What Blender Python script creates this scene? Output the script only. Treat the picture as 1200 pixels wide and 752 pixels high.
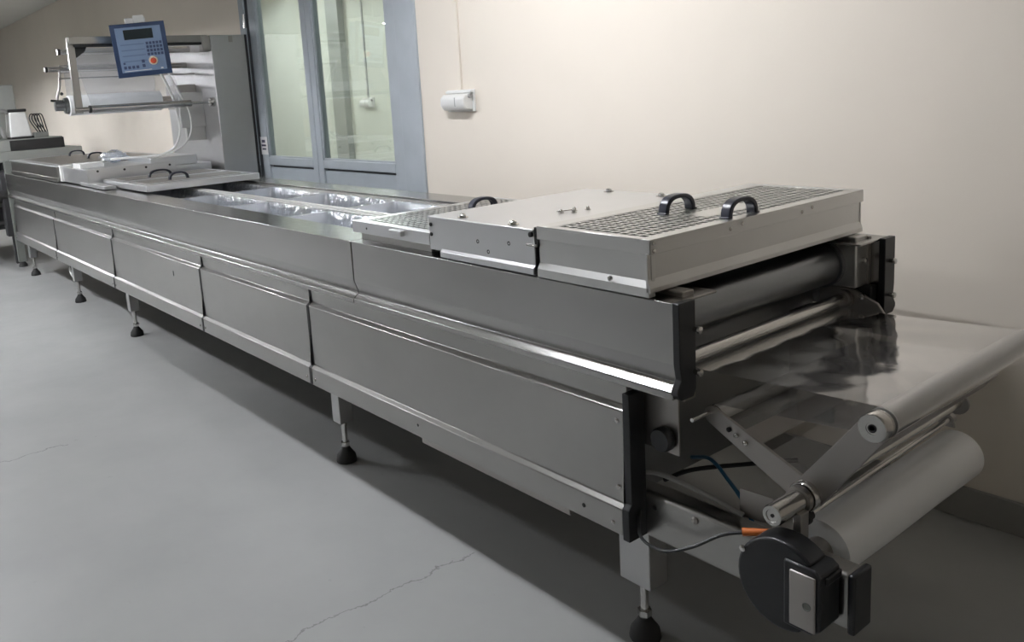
import bpy, math, random
from mathutils import Vector, Matrix
random.seed(7)
for o in list(bpy.data.objects): bpy.data.objects.remove(o, do_unlink=True)
SC = bpy.context.scene
COL = SC.collection
R = math.radians

# ------------------------------------------------------------------ camera
def setup_camera():
    cx, cy, cz = 1.1585, -1.461, 1.4424
    yaw, pitch, roll, f = 2.4905, -0.1755, -0.0644, 994.03
    px, py = 543.06, 282.73
    F = Vector((math.cos(pitch)*math.cos(yaw), math.cos(pitch)*math.sin(yaw), math.sin(pitch)))
    Rt = Vector((math.sin(yaw), -math.cos(yaw), 0)); U = Rt.cross(F)
    R2 = math.cos(roll)*Rt + math.sin(roll)*U; U2 = -math.sin(roll)*Rt + math.cos(roll)*U
    cam = bpy.data.cameras.new('camera'); o = bpy.data.objects.new('camera', cam); COL.objects.link(o)
    M = Matrix((R2, U2, -F)).transposed().to_4x4(); M.translation = (cx, cy, cz); o.matrix_world = M
    cam.sensor_fit = 'HORIZONTAL'; cam.sensor_width = 36; cam.lens = f/1200*36
    cam.shift_x = (600-px)/1200; cam.shift_y = (py-376)/1200
    cam.clip_start = .05; cam.clip_end = 200
    SC.camera = o
setup_camera()
# ------------------------------------------------------------------ world + exposure
W = bpy.data.worlds.new('world'); SC.world = W; W.use_nodes = True
W.node_tree.nodes['Background'].inputs[0].default_value = (.5, .52, .55, 1)
W.node_tree.nodes['Background'].inputs[1].default_value = .02
SC.view_settings.view_transform = 'Standard'; SC.view_settings.look = 'None'
SC.view_settings.gamma = 1; SC.view_settings.use_curve_mapping = False
SC.view_settings.exposure = 0.10
TUBE = 212.0          # emission of the fluorescent tubes
TUBE_COL = (.985, 1.0, 1.05)
YW, H = 1.283, 2.84  # wall behind the machine, ceiling height

# ------------------------------------------------------------------ materials
def newmat(name):
    m = bpy.data.materials.new(name); m.use_nodes = True
    nt = m.node_tree; b = nt.nodes['Principled BSDF']
    return m, nt, b
def N(nt, t, **kw):
    n = nt.nodes.new(t)
    for k, v in kw.items():
        if k.startswith('i_'): n.inputs[k[2:].replace('_', ' ')].default_value = v
        else: setattr(n, k, v)
    return n
def coords(nt, scale):
    tc = N(nt, 'ShaderNodeTexCoord'); mp = N(nt, 'ShaderNodeMapping')
    mp.inputs['Scale'].default_value = scale
    nt.links.new(tc.outputs['Object'], mp.inputs[0]); return mp.outputs[0]
def noise(nt, scale, sc=(1,1,1), detail=4, rough=.6):
    n = N(nt, 'ShaderNodeTexNoise'); n.inputs['Scale'].default_value = scale
    n.inputs['Detail'].default_value = detail; n.inputs['Roughness'].default_value = rough
    nt.links.new(coords(nt, sc), n.inputs['Vector']); return n.outputs['Fac']
def ramp(nt, src, stops):
    r = N(nt, 'ShaderNodeValToRGB'); e = r.color_ramp.elements
    while len(e) < len(stops): e.new(.5)
    for k, (p, c) in enumerate(stops): e[k].position = p; e[k].color = (*c, 1) if len(c) == 3 else c
    nt.links.new(src, r.inputs[0]); return r.outputs[0]
def maprange(nt, src, a, b, c, d):
    m = N(nt, 'ShaderNodeMapRange'); m.inputs[1].default_value = a; m.inputs[2].default_value = b
    m.inputs[3].default_value = c; m.inputs[4].default_value = d
    nt.links.new(src, m.inputs[0]); return m.outputs[0]
def bump(nt, b, src, strength, dist=.001):
    n = N(nt, 'ShaderNodeBump'); n.inputs['Strength'].default_value = strength; n.inputs['Distance'].default_value = dist
    nt.links.new(src, n.inputs['Height']); nt.links.new(n.outputs[0], b.inputs['Normal'])
def mul(c, k): return tuple(min(1, x*k) for x in c)

def steel(name, col, rough, brush=(.7, 30, 30), var=.05, rv=.004, bm=0):
    m, nt, b = newmat(name)
    b.inputs['Metallic'].default_value = 1
    big = noise(nt, 1.7, (1, 1, 1.6), 5, .65)
    nt.links.new(ramp(nt, big, [(.3, mul(col, 1-var)), (.7, mul(col, 1+var))]), b.inputs['Base Color'])
    fine = noise(nt, 4, brush, 3, .6)
    nt.links.new(maprange(nt, fine, .3, .7, rough-rv, rough+rv), b.inputs['Roughness'])
    if bm: bump(nt, b, fine, bm, .0006)
    return m
def plain(name, col, rough=.5, metal=0, var=.06, scale=6, spec=.5):
    m, nt, b = newmat(name)
    b.inputs['Metallic'].default_value = metal; b.inputs['Specular IOR Level'].default_value = spec
    n = noise(nt, scale, (1,1,1), 4)
    nt.links.new(ramp(nt, n, [(.3, mul(col, 1-var)), (.7, mul(col, 1+var))]), b.inputs['Base Color'])
    nt.links.new(maprange(nt, n, .3, .7, max(.02, rough-.05), rough+.05), b.inputs['Roughness'])
    return m
def clear(name, tint, rough, haze, hazecol=(.8,.8,.8), gain=1.0, ior=1.5, bscale=0, bstr=0):
    """thin clear sheet: transparent body, Fresnel gloss, a little haze"""
    m = bpy.data.materials.new(name); m.use_nodes = True; nt = m.node_tree
    nt.nodes.remove(nt.nodes['Principled BSDF']); out = nt.nodes['Material Output']
    tr = N(nt, 'ShaderNodeBsdfTransparent'); tr.inputs[0].default_value = (*tint, 1)
    df = N(nt, 'ShaderNodeBsdfDiffuse'); df.inputs[0].default_value = (*hazecol, 1)
    tl = N(nt, 'ShaderNodeBsdfTranslucent'); tl.inputs[0].default_value = (*hazecol, 1)
    hz = N(nt, 'ShaderNodeMixShader'); hz.inputs[0].default_value = .4
    nt.links.new(df.outputs[0], hz.inputs[1]); nt.links.new(tl.outputs[0], hz.inputs[2])
    m1 = N(nt, 'ShaderNodeMixShader'); m1.inputs[0].default_value = haze
    nt.links.new(tr.outputs[0], m1.inputs[1]); nt.links.new(hz.outputs[0], m1.inputs[2])
    gl = N(nt, 'ShaderNodeBsdfGlossy'); gl.inputs['Roughness'].default_value = rough
    gl.inputs[0].default_value = (1, 1, 1, 1)
    lw = N(nt, 'ShaderNodeLayerWeight'); lw.inputs['Blend'].default_value = .5
    if bstr:
        bn = N(nt, 'ShaderNodeBump'); bn.inputs['Strength'].default_value = bstr; bn.inputs['Distance'].default_value = .01
        nt.links.new(noise(nt, bscale, (1,1,1), 3), bn.inputs['Height'])
        nt.links.new(bn.outputs[0], gl.inputs['Normal']); nt.links.new(bn.outputs[0], lw.inputs['Normal'])
    f0 = ((ior-1)/(ior+1))**2           # Schlick's approximation, the same from both sides of the sheet
    pw = N(nt, 'ShaderNodeMath', operation='POWER'); pw.inputs[1].default_value = 5
    nt.links.new(lw.outputs['Facing'], pw.inputs[0])
    ml = N(nt, 'ShaderNodeMath', operation='MULTIPLY_ADD', use_clamp=True)
    ml.inputs[1].default_value = (1-f0)*gain; ml.inputs[2].default_value = f0*gain
    nt.links.new(pw.outputs[0], ml.inputs[0])
    m2 = N(nt, 'ShaderNodeMixShader')
    nt.links.new(ml.outputs[0], m2.inputs[0]); nt.links.new(m1.outputs[0], m2.inputs[1]); nt.links.new(gl.outputs[0], m2.inputs[2])
    nt.links.new(m2.outputs[0], out.inputs[0])
    return m
def emit(name, col, s):
    m, nt, b = newmat(name); b.inputs['Base Color'].default_value = (.9, .9, .9, 1)
    b.inputs['Emission Color'].default_value = (*col, 1); b.inputs['Emission Strength'].default_value = s
    return m

def wall_mat(name, col):
    m, nt, b = newmat(name)
    n = noise(nt, .9, (1, 1, 1), 4, .55)
    nt.links.new(ramp(nt, n, [(.3, mul(col, .965)), (.7, mul(col, 1.03))]), b.inputs['Base Color'])
    b.inputs['Roughness'].default_value = .78; b.inputs['Specular IOR Level'].default_value = .25
    bump(nt, b, noise(nt, 60, (1, 1, 1), 3), .12, .002)
    return m
def floor_mat():
    m, nt, b = newmat('painted_concrete')
    base = ramp(nt, noise(nt, .8, (1, 1, 1), 6, .62), [(.28, (.305, .31, .305)), (.72, (.38, .385, .375))])
    spots = ramp(nt, noise(nt, 14, (1, 1, 1), 5, .7), [(.66, (0, 0, 0)), (.74, (1, 1, 1))])
    mx = N(nt, 'ShaderNodeMixRGB', blend_type='MULTIPLY'); mx.inputs[2].default_value = (.86, .86, .85, 1)
    nt.links.new(spots, mx.inputs[0]); nt.links.new(base, mx.inputs[1])
    # hairline cracks: wandering lines |y - g(x)| with their own course across the slab
    tc = N(nt, 'ShaderNodeTexCoord'); sep = N(nt, 'ShaderNodeSeparateXYZ'); nt.links.new(tc.outputs['Object'], sep.inputs[0])
    prev = mx.outputs[0]
    def M(op, a, bb=None):
        n = N(nt, 'ShaderNodeMath', operation=op)
        for k, v in enumerate((a, bb)):
            if v is None: continue
            if isinstance(v, (int, float)): n.inputs[k].default_value = v
            else: nt.links.new(v, n.inputs[k])
        return n.outputs[0]
    wig = M('MULTIPLY', M('SUBTRACT', noise(nt, 5, (1, 1, 1), 6, .65), .5), .16)
    for ax, c0, lo, hi, other, wd in (('X', -.835, -2.2, .02, 'Y', .0022), ('X', -2.82, -3.4, -.73, 'Y', .0035)):
        d = M('ABSOLUTE', M('SUBTRACT', M('ADD', sep.outputs[ax], wig), c0))
        line = maprange(nt, d, wd*.5, wd*1.6, 1, 0)
        seg = M('MULTIPLY', M('GREATER_THAN', sep.outputs[other], lo), M('LESS_THAN', sep.outputs[other], hi))
        k = M('MULTIPLY', M('MULTIPLY', line, seg), .6)
        m2 = N(nt, 'ShaderNodeMixRGB'); m2.inputs[2].default_value = (.10, .10, .095, 1)
        nt.links.new(k, m2.inputs[0]); nt.links.new(prev, m2.inputs[1]); prev = m2.outputs[0]
    nt.links.new(prev, b.inputs['Base Color'])
    nt.links.new(maprange(nt, noise(nt, 2.3, (1, 1, 1), 5), .3, .7, .36, .52), b.inputs['Roughness'])
    b.inputs['Specular IOR Level'].default_value = .4
    bump(nt, b, noise(nt, 35, (1, 1, 1), 4), .08, .002)
    return m

M = {}
M['wall'] = wall_mat('wall_paint', (.80, .735, .645))
M['wall2'] = wall_mat('pale_green_wall_paint', (.60, .62, .56))
M['ceil'] = wall_mat('ceiling_paint', (.72, .71, .67))
M['floor'] = floor_mat()
M['base'] = plain('grey_skirting', (.30, .295, .28), .5)
M['steel'] = steel('brushed_stainless', (.37, .365, .35), .28)
M['rail'] = steel('brushed_stainless_rail', (.38, .375, .365), .25, (.7, 30, 30), .06)
M['steel_v'] = steel('brushed_stainless_upright', (.52, .52, .52), .42, (30, 30, .7), .06)
M['alu'] = steel('satin_aluminium', (.70, .705, .715), .36, (.7, 30, 30), .04, .006, 0)
M['alu2'] = steel('satin_aluminium_hood', (.64, .64, .63), .36, (30, .7, 30), .04, .006, 0)
M['chrome'] = steel('turned_steel', (.62, .61, .59), .20, (60, 60, 60), .05, .05, 0)
M['drum'] = steel('dark_rolled_steel', (.26, .27, .28), .28, (30, .7, 30), .06, .006, 0)
M['plate'] = steel('dull_steel_plate', (.40, .38, .36), .40, (20, 20, 20), .06, .006, 0)
M['black'] = plain('black_plastic', (.012, .013, .015), .38)
M['blackm'] = plain('matt_black', (.015, .015, .015), .6)
M['rubber'] = plain('black_rubber', (.018, .018, .018), .7)
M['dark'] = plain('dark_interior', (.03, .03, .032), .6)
M['handle'] = plain('dark_blue_black_handle', (.016, .018, .03), .33)
M['grey'] = plain('grey_enamel', (.30, .31, .29), .45)
M['greyd'] = plain('dark_grey_enamel', (.17, .18, .165), .5)
M['white'] = plain('white_plastic', (.78, .78, .76), .4)
M['cream'] = plain('cream_plastic', (.72, .66, .45), .5)
M['doorp'] = plain('blue_grey_door_paint', (.40, .44, .475), .42)
M['doord'] = plain('dark_door_seal', (.05, .055, .06), .6)
M['blue'] = plain('blue_panel_frame', (.018, .045, .115), .4)
M['lblue'] = plain('light_blue_panel_face', (.22, .31, .47), .4)
M['key'] = plain('navy_key', (.05, .075, .16), .45)
M['line'] = plain('panel_print', (.14, .20, .33), .5)
M['lcd'] = plain('dark_display', (.02, .03, .035), .15)
M['red'] = plain('red_stop_button', (.55, .06, .015), .35)
M['ylw'] = plain('cream_stop_collar', (.80, .72, .55), .4)
M['orange'] = plain('orange_cable_plug', (.75, .20, .04), .5)
M['bluec'] = plain('blue_air_hose', (.03, .16, .30), .4)
M['green'] = plain('green_cable', (.05, .22, .16), .4)
M['greyc'] = plain('grey_cable', (.32, .32, .31), .5)
M['roll'] = plain('wound_white_film', (.90, .91, .91), .3, var=.01, scale=.3)
M['core'] = plain('cardboard_core', (.36, .25, .15), .8)
M['paper'] = plain('white_paper', (.80, .80, .80), .7)
M['ink'] = plain('dark_print', (.06, .06, .10), .7)
M['film'] = clear('clear_film', (.80, .805, .81), .07, .20, (.66, .63, .62), 2.7, bscale=7, bstr=.06)
M['film2'] = clear('clear_upper_film', (.90, .91, .93), .08, .26, (.80, .82, .86), 1.5)
M['pocket'] = clear('formed_clear_film', (.86, .89, .94), .05, .32, (.86, .90, .97), 3.2, bscale=22, bstr=1.0)
M['glass'] = clear('door_glass', (.86, .90, .87), .01, .02, (.8, .85, .8), 1.7)
M['tube'] = emit('fluorescent_tube', TUBE_COL, TUBE)
M['fix'] = plain('white_enamel_fixture', (.8, .8, .78), .4)

# ------------------------------------------------------------------ mesh building
class MB:
    def __init__(s): s.v = []; s.f = []
    def add(s, vs, fs):
        k = len(s.v); s.v += [tuple(p) for p in vs]; s.f += [tuple(i+k for i in f) for f in fs]; return s
    def box(s, x0, x1, y0, y1, z0, z1):
        return s.add([(x0,y0,z0),(x1,y0,z0),(x1,y1,z0),(x0,y1,z0),(x0,y0,z1),(x1,y0,z1),(x1,y1,z1),(x0,y1,z1)],
                     [(3,2,1,0),(4,5,6,7),(0,1,5,4),(1,2,6,5),(2,3,7,6),(3,0,4,7)])
    def frame(s, p, d):
        d = Vector(d).normalized(); a = Vector((0,0,1)) if abs(d.z) < .9 else Vector((1,0,0))
        u = d.cross(a).normalized(); return u, d.cross(u).normalized()
    def lathe(s, p0, d, prof, n=20):
        """prof: (distance along d, radius) from p0; ends closed when radius > 0"""
        p0 = Vector(p0); d = Vector(d).normalized(); u, w = s.frame(p0, d); vs = []; fs = []
        for (t, r) in prof:
            for k in range(n):
                a = 2*math.pi*k/n; vs.append(p0 + d*t + (u*math.cos(a) + w*math.sin(a))*r)
        for i in range(len(prof)-1):
            for k in range(n):
                k2 = (k+1) % n; fs.append((i*n+k2, i*n+k, (i+1)*n+k, (i+1)*n+k2))
        fs.append(tuple(range(n))); fs.append(tuple(reversed(range((len(prof)-1)*n, len(prof)*n))))
        return s.add(vs, fs)
    def cyl(s, p0, p1, r, n=20, r1=None):
        p0 = Vector(p0); p1 = Vector(p1)
        return s.lathe(p0, p1-p0, [(0, r), ((p1-p0).length, r if r1 is None else r1)], n)
    def prism(s, pts, axis, a, b):
        """closed 2-D polygon swept along an axis; pts are the two other coordinates in x,y,z order"""
        n = len(pts)
        def mk(q, t):
            if axis == 'x': return (t, q[0], q[1])
            if axis == 'y': return (q[0], t, q[1])
            return (q[0], q[1], t)
        vs = [mk(q, a) for q in pts] + [mk(q, b) for q in pts]
        fs = [(i, (i+1) % n, n+(i+1) % n, n+i) for i in range(n)] + [tuple(reversed(range(n))), tuple(range(n, 2*n))]
        return s.add(vs, fs)
    def tube(s, pts, r, n=10, sub=6):
        P = [Vector(p) for p in pts]; path = []
        if len(P) > 2 and sub > 1:
            Q = [P[0]*2-P[1]] + P + [P[-1]*2-P[-2]]
            for i in range(1, len(Q)-2):
                for k in range(sub):
                    t = k/sub; a, b, c, d = Q[i-1], Q[i], Q[i+1], Q[i+2]
                    path.append(.5*((2*b)+(c-a)*t+(2*a-5*b+4*c-d)*t*t+(3*b-a-3*c+d)*t**3))
            path.append(P[-1])
        else: path = P
        vs = []; fs = []; u = None
        for i, p in enumerate(path):
            d = (path[min(i+1, len(path)-1)] - path[max(i-1, 0)]).normalized()
            if u is None: u, _ = s.frame(p, d)
            u = (u - d*u.dot(d)).normalized(); w = d.cross(u)
            for k in range(n):
                a = 2*math.pi*k/n; vs.append(p + (u*math.cos(a)+w*math.sin(a))*r)
        for i in range(len(path)-1):
            for k in range(n):
                k2 = (k+1) % n; fs.append((i*n+k, i*n+k2, (i+1)*n+k2, (i+1)*n+k))
        fs.append(tuple(reversed(range(n)))); fs.append(tuple(range((len(path)-1)*n, len(path)*n)))
        return s.add(vs, fs)
    def strip(s, path, w0, w1, t=.0):
        """sheet: path of (x, z), swept between y = w0 and y = w1, with optional thickness"""
        n = len(path); vs = [(x, w0, z) for x, z in path] + [(x, w1, z) for x, z in path]
        return s.add(vs, [(i, i+1, n+i+1, n+i) for i in range(n-1)])

def tag(o, label=None, cat=None, group=None, kind=None):
    for k, v in (('label', label), ('category', cat), ('group', group), ('kind', kind)):
        if v: o[k] = v
    return o
def obj(name, mb, mat, parent=None, bev=0, seg=2, smooth=True, ang=40):
    me = bpy.data.meshes.new(name); me.from_pydata(mb.v, [], mb.f); me.validate()
    import bmesh
    bm = bmesh.new(); bm.from_mesh(me); bmesh.ops.recalc_face_normals(bm, faces=bm.faces); bm.to_mesh(me); bm.free()
    me.materials.append(M[mat] if isinstance(mat, str) else mat)
    if smooth:
        me.polygons.foreach_set('use_smooth', [True]*len(me.polygons)); me.set_sharp_from_angle(angle=R(ang))
    o = bpy.data.objects.new(name, me); COL.objects.link(o)
    if bev:
        b = o.modifiers.new('bevel', 'BEVEL'); b.width = bev; b.segments = seg; b.limit_method = 'ANGLE'; b.angle_limit = R(40)
    if parent: attach(o, parent)
    return o
def attach(o, parent):
    o.parent = parent
    root = parent
    L = Vector((0, 0, 0))
    q = parent
    while q is not None:
        L = L + q.location; q = q.parent
    o.matrix_parent_inverse = Matrix.Translation(-L) if parent.type == 'EMPTY' else Matrix.Identity(4)
def thing(name, loc, label, cat, group=None):
    e = bpy.data.objects.new(name, None); COL.objects.link(e); e.location = loc; e.empty_display_size = .1
    return tag(e, label, cat, group)
def twin(src, off, parent=None):
    """copy of a part (and of its sub-parts) moved by off, mesh data shared"""
    c = src.copy(); COL.objects.link(c); c.location = Vector(src.location) + Vector(off)
    if parent is not None and parent is not src.parent: attach(c, parent)
    for ch in src.children:
        d = ch.copy(); COL.objects.link(d); d.parent = c
    return c
def struct(name, mb, mat, **k): return tag(obj(name, mb, mat, **k), kind='structure')

# ================================================================== THE ROOM
XL, XR, YF = -30.0, 3.2, -13.0
struct('floor', MB().box(XL, XR, YF, 4.0, -.1, 0), 'floor', smooth=False)
struct('ceiling', MB().box(XL, XR, YF, 4.0, H, H+.1), 'ceil', smooth=False)
DX0, DX1, DTOP = -5.02, -2.74, 2.45          # doorway in the wall behind the machine
struct('wall_back', MB().box(XL, DX0, YW, YW+.16, 0, H).box(DX1, XR, YW, YW+.16, 0, H).box(DX0, DX1, YW, YW+.16, DTOP, H), 'wall', smooth=False)
struct('wall_left', MB().box(XL-.1, XL, YF, 4.0, 0, H), 'wall', smooth=False)
struct('wall_right', MB().box(XR, XR+.1, YF, 4.0, 0, H), 'wall', smooth=False)
struct('wall_front', MB().box(XL, XR, YF-.1, YF, 0, H), 'wall', smooth=False)
struct('wall_far', MB().box(-14, XR, 3.6, 3.7, 0, H), 'wall2', smooth=False)        # room behind the glass door
struct('wall_side', MB().box(-14.1, -14, YW+.16, 3.7, 0, H), 'wall2', smooth=False)
struct('trim_1', MB().box(-7.72, -7.45, 3.52, 3.6, 0, H), 'grey', smooth=False)        # grey pilaster in that room
struct('baseboard_back', MB().box(XL, DX0, YW-.014, YW, 0, .107).box(DX1, XR, YW-.014, YW, 0, .107), 'base', bev=.003)

# glazed double door
def door():
    d = bpy.data.objects.new('door_1', None); COL.objects.link(d); d.location = (-3.9, YW, 0); d['kind'] = 'structure'
    y0, y1 = YW+.012, YW+.075
    obj('door_frame', MB().box(DX0, -4.93, YW-.012, y1, 0, DTOP).box(-2.94, DX1, YW-.012, y1, 0, DTOP).box(DX0, DX1, YW-.011, y1, DTOP-.09, DTOP), 'doorp', d, bev=.004)
    obj('frame_seal', MB().box(-4.93, -4.915, YW+.0, y1-.01, 0, DTOP-.09).box(-2.955, -2.94, YW+.0, y1-.01, 0, DTOP-.09), 'doord', d)
    for k, (a, b, g0, g1) in enumerate(((-4.912, -4.035, -4.80, -4.105), (-4.028, -2.958, -3.96, -3.075))):
        zg0, zg1 = 1.043, 2.25
        lf = obj('door_leaf', MB().box(a, g0, y0, y1, .02, DTOP-.1).box(g1, b, y0, y1, .02, DTOP-.1)
                 .box(g0, g1, y0, y1, .985, zg0).box(g0, g1, y0, y1, zg1, DTOP-.1).box(g0, g1, y0, y1, .02, .14), 'doorp', d, bev=.004)
        obj('bottom_panel', MB().box(g0, g1, y0+.014, y1-.01, .14, .968), 'doorp', lf)
        obj('panel_groove', MB().box(g0, g1, y0+.03, y1-.012, .966, .986), 'doord', lf)
        obj('glazing_bead', MB().box(g0, g0+.012, y0+.008, y0+.02, zg0, zg1).box(g1-.012, g1, y0+.008, y0+.02, zg0, zg1).box(g0, g1, y0+.008, y0+.02, zg0, zg0+.012), 'doorp', lf)
        obj('pane', MB().box(g0, g1, y0+.028, y0+.033, zg0, zg1), 'glass', lf, smooth=False)
    obj('meeting_seal', MB().box(-4.037, -4.026, y0+.01, y1, .02, DTOP-.1), 'doord', d)
    for z in (.93, 2.05): obj('hinge', MB().cyl((-4.925, YW-.016, z-.05), (-4.925, YW-.016, z+.05), .011, 12), 'chrome', d)
    return d
door()
s = thing('notice_sticker', (-4.855, YW+.01, 1.06), 'white paper notice with three dark lines stuck low on the glazed door', 'notice')
obj('sheet', MB().box(-4.925, -4.80, YW+.0095, YW+.0115, 1.062, 1.195), 'paper', s, smooth=False)
for (x0, x1, z0, z1) in ((-4.89, -4.835, 1.152, 1.173), (-4.90, -4.825, 1.124, 1.138), (-4.89, -4.828, 1.098, 1.110)):
    obj('print_line', MB().box(x0, x1, YW+.0085, YW+.0096, z0, z1), 'ink', s, smooth=False)

# wall boxes with their conduits
def wallbox(y, x, z, label, k=1.0, hi=H):
    t = thing('wall_socket_box', (x, y, z-.05), label, 'socket', 'socket boxes on the walls')
    b = obj('cover', MB().prism([(y-.001, z-.045), (y-.055*k, z-.040), (y-.075*k, z-.015), (y-.075*k, z+.022), (y-.055*k, z+.04), (y-.001, z+.045)], 'x', x-.095, x+.10), 'white', t, bev=.008)
    obj('seam', MB().box(x+.03, x+.033, y-.0765*k, y-.05, z-.02, z+.024), 'greyc', b)
    obj('back_plate', MB().box(x-.11, x+.115, y-.012, y-.0005, z-.05, z+.062), 'white', t, bev=.002)
    obj('bracket', MB().box(x-.10, x+.11, y-.03, y-.002, z+.045, z+.058), 'white', t, bev=.002)
    obj('conduit', MB().box(x-.012, x+.012, y-.012, y-.0005, z+.06, hi), 'wall' if k == 1 else 'greyc', t, bev=.002)
    obj('knockout', MB().cyl((x+.095, y-.03, z+.03), (x+.112, y-.03, z+.03), .012, 12), 'greyc', t)
wallbox(YW, -2.375, 1.385, 'white socket box on the beige wall right of the glazed door')
wallbox(3.6, -7.05, 1.37, 'pale socket box with dark conduit seen through the door glass', 1.01)

# fluorescent fixtures: along Y, in rows across the hall ceiling
fix0 = None
def fixture(x, y, label='white twin tube fluorescent fixture on the hall ceiling', group='hall ceiling lights', zc=H):
    t = thing('ceiling_light', (x, y, zc), label, 'light', group)
    for nm, mb, mt in FIX:
        o = bpy.data.objects.new(nm, mb); COL.objects.link(o); o.parent = t
    return t
def attach_local(o, t): o.parent = t
def mesh_of(nm, mb, mt):
    o = obj(nm, mb, mt, bev=0); me = o.data; bpy.data.objects.remove(o); return me
FIX = [('housing', mesh_of('housing', MB().prism([(-.11, -.002), (.11, -.002), (.14, -.095), (.135, -.095), (.10, -.05), (-.10, -.05), (-.135, -.095), (-.14, -.095)], 'y', -.64, .64), 'fix'), 0),
       ('tube', mesh_of('tube', MB().cyl((-.05, -.6, -.072), (-.05, .6, -.072), .013, 10), 'tube'), 0),
       ('tube', mesh_of('tube', MB().cyl((.05, -.6, -.072), (.05, .6, -.072), .013, 10), 'tube'), 0),
       ('end_holder', mesh_of('end_holder', MB().box(-.07, .07, -.63, -.6, -.09, -.045), 'fix'), 0),
       ('end_holder', mesh_of('end_holder', MB().box(-.07, .07, .6, .63, -.09, -.045), 'fix'), 0)]
LPOS = ['above the film end of the machine', 'above the aisle beside the open trays', 'above the aisle beside the far covers', 'above the second machine']
for k, (x, y, zc) in enumerate(((-1.35, -.3, H), (-4.9, -1.6, 2.4), (-7.2, -1.5, 2.35), (-10.4, -1.0, 2.25))):
    t = fixture(x, y, 'white twin tube fluorescent fixture on the ceiling ' + LPOS[k], zc=zc); t.rotation_euler.z = R(90)
    if zc < H:
        for yy in (-.5, .5): attach_local(obj('hanger_rod', MB().cyl((0, yy, -.01), (0, yy, H-zc), .005, 8), 'fix'), t)
for k, (x, y) in enumerate(((-6.5, -6.0), (-14.8, -5.7), (-18.8, -6.1), (-24.5, -8.9))):  # first lamp is unseen, added as fill for machine front and wall
    fixture(x, y, ('added fill light nearer than any', 'second nearest', 'third nearest', 'farthest')[k] + ' ceiling light of the hall mirrored in the door glass')
for k, x in enumerate((-5.2, -8.4)):  # unseen lamps added to light the room behind the glass
    fixture(x, 2.3, 'added unseen white twin tube fixture ' + ('right behind the glass door', 'far back in the room behind the glass door')[k], 'added lights behind the door')

# ================================================================== THE MACHINE
ZT = .95; WID = .98
MACH = thing('packaging_machine', (-3.8, .49, 0), 'long brushed stainless thermoforming packaging machine on levelling feet', 'machine')

RAILP = [(.16, .944), (.16, .95), (0, .95), (0, .808), (.014, .764), (.014, .760), (-.008, .744), (-.008, .726), (.03, .726), (.03, .735), (.045, .80), (.045, .944)]
def mir(p): return [(WID-a, b) for a, b in p]
for nm, x0, x1 in (('a', -1.408, -.012), ('b', -7.76, -1.414)):
    obj('side_rail', MB().prism(RAILP, 'x', x0, x1), 'rail', MACH, bev=.002, ang=12)
for x0, x1 in ((-1.408, -.012), (-7.76, -1.414)):
    obj('side_rail', MB().prism(mir(RAILP), 'x', x0, x1), 'rail', MACH, bev=.002, ang=12)
# black end caps of the rails
CAP = [(-.002, .952), (.056, .952), (.056, .745), (.046, .727), (.004, .727), (-.012, .742), (-.012, .752), (.004, .775), (-.002, .81)]
for pts, yb in ((CAP, .03), (mir(CAP), WID-.03)):
    c = obj('rail_cap', MB().prism(pts, 'x', -.013, .006), 'black', MACH, bev=.002)
    for z in (.885, .785):
        obj('cap_screw', MB().lathe((.005, yb+(.02 if yb < .5 else 0), z), (1, 0, 0), [(0, .006), (.012, .006), (.014, .009), (.019, .008), (.021, .003)], 12), 'chrome', c)
# side panels
PAN = [(.016, .72), (.016, .667), (0, .655), (0, .416), (-.014, .405), (-.014, .336), (.012, .336), (.012, .34), (-.007, .343), (-.007, .40), (.006, .42), (.006, .655), (.02, .67), (.02, .72)]
JX = [-7.6, -6.02, -4.46, -2.935, -1.79, -.165]
for i in range(5):
    a, b = JX[i]+.004, JX[i+1]-.004
    p = obj('side_panel', MB().prism(PAN, 'x', a, b), 'steel', MACH, bev=.0025, ang=12)
    for x in (a+.03, b-.03):
        obj('panel_screw', MB().lathe((x, -.0135, .362), (0, -1, 0), [(0, .006), (.003, .006), (.005, .003)], 10), 'chrome', p)
    if i == 4:
        for z in (.628, .455):
            obj('panel_screw', MB().lathe((b-.02, .001, z), (0, -1, 0), [(0, .007), (.003, .007), (.005, .003)], 10), 'chrome', p)
        obj('panel_screw', MB().lathe((-.30, -.013, .37), (0, -1, 0), [(0, .006), (.002, .006), (.003, .003)], 10), 'blackm', p)
        obj('panel_screw', MB().lathe((-1.05, -.013, .375), (0, -1, 0), [(0, .005), (.002, .005), (.003, .003)], 10), 'blackm', p)
    if i == 2:
        obj('keyhole', MB().box(-3.337, -3.325, -.001, .002, .566, .594), 'blackm', p)
    if i < 4:   # dark joint with its clip
        obj('joint_strip', MB().prism([(.0145, .72), (.0145, .666), (-.0015, .654), (-.0015, .4155), (-.0155, .4045), (-.0155, .338), (.0, .338), (.012, .42), (.02, .67), (.022, .72)], 'x', b-.006, b+.014), 'blackm', p)
PC = [(-.003, .70), (.055, .70), (.055, .325), (-.016, .325), (-.016, .405), (-.003, .422), (-.003, .65), (.012, .668), (.012, .70)]
obj('panel_cap', MB().prism([(-.003, .704), (.052, .704), (.052, .326), (-.015, .326), (-.015, .408), (-.003, .422)], 'x', -.168, -.146), 'black', MACH, bev=.002)
obj('back_panel', MB().box(-7.6, -.165, WID-.02, WID-.004, .336, .72), 'steel', MACH, bev=.002)
obj('end_plate', MB().box(-.30, -.29, .06, WID-.06, .34, .76), 'drum', MACH)
obj('end_plate', MB().box(-7.745, -7.735, .06, WID-.06, .34, .95), 'plate', MACH)
obj('bottom_pan', MB().box(-7.5, -.3, .03, WID-.03, .345, .352), 'plate', MACH)
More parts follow.
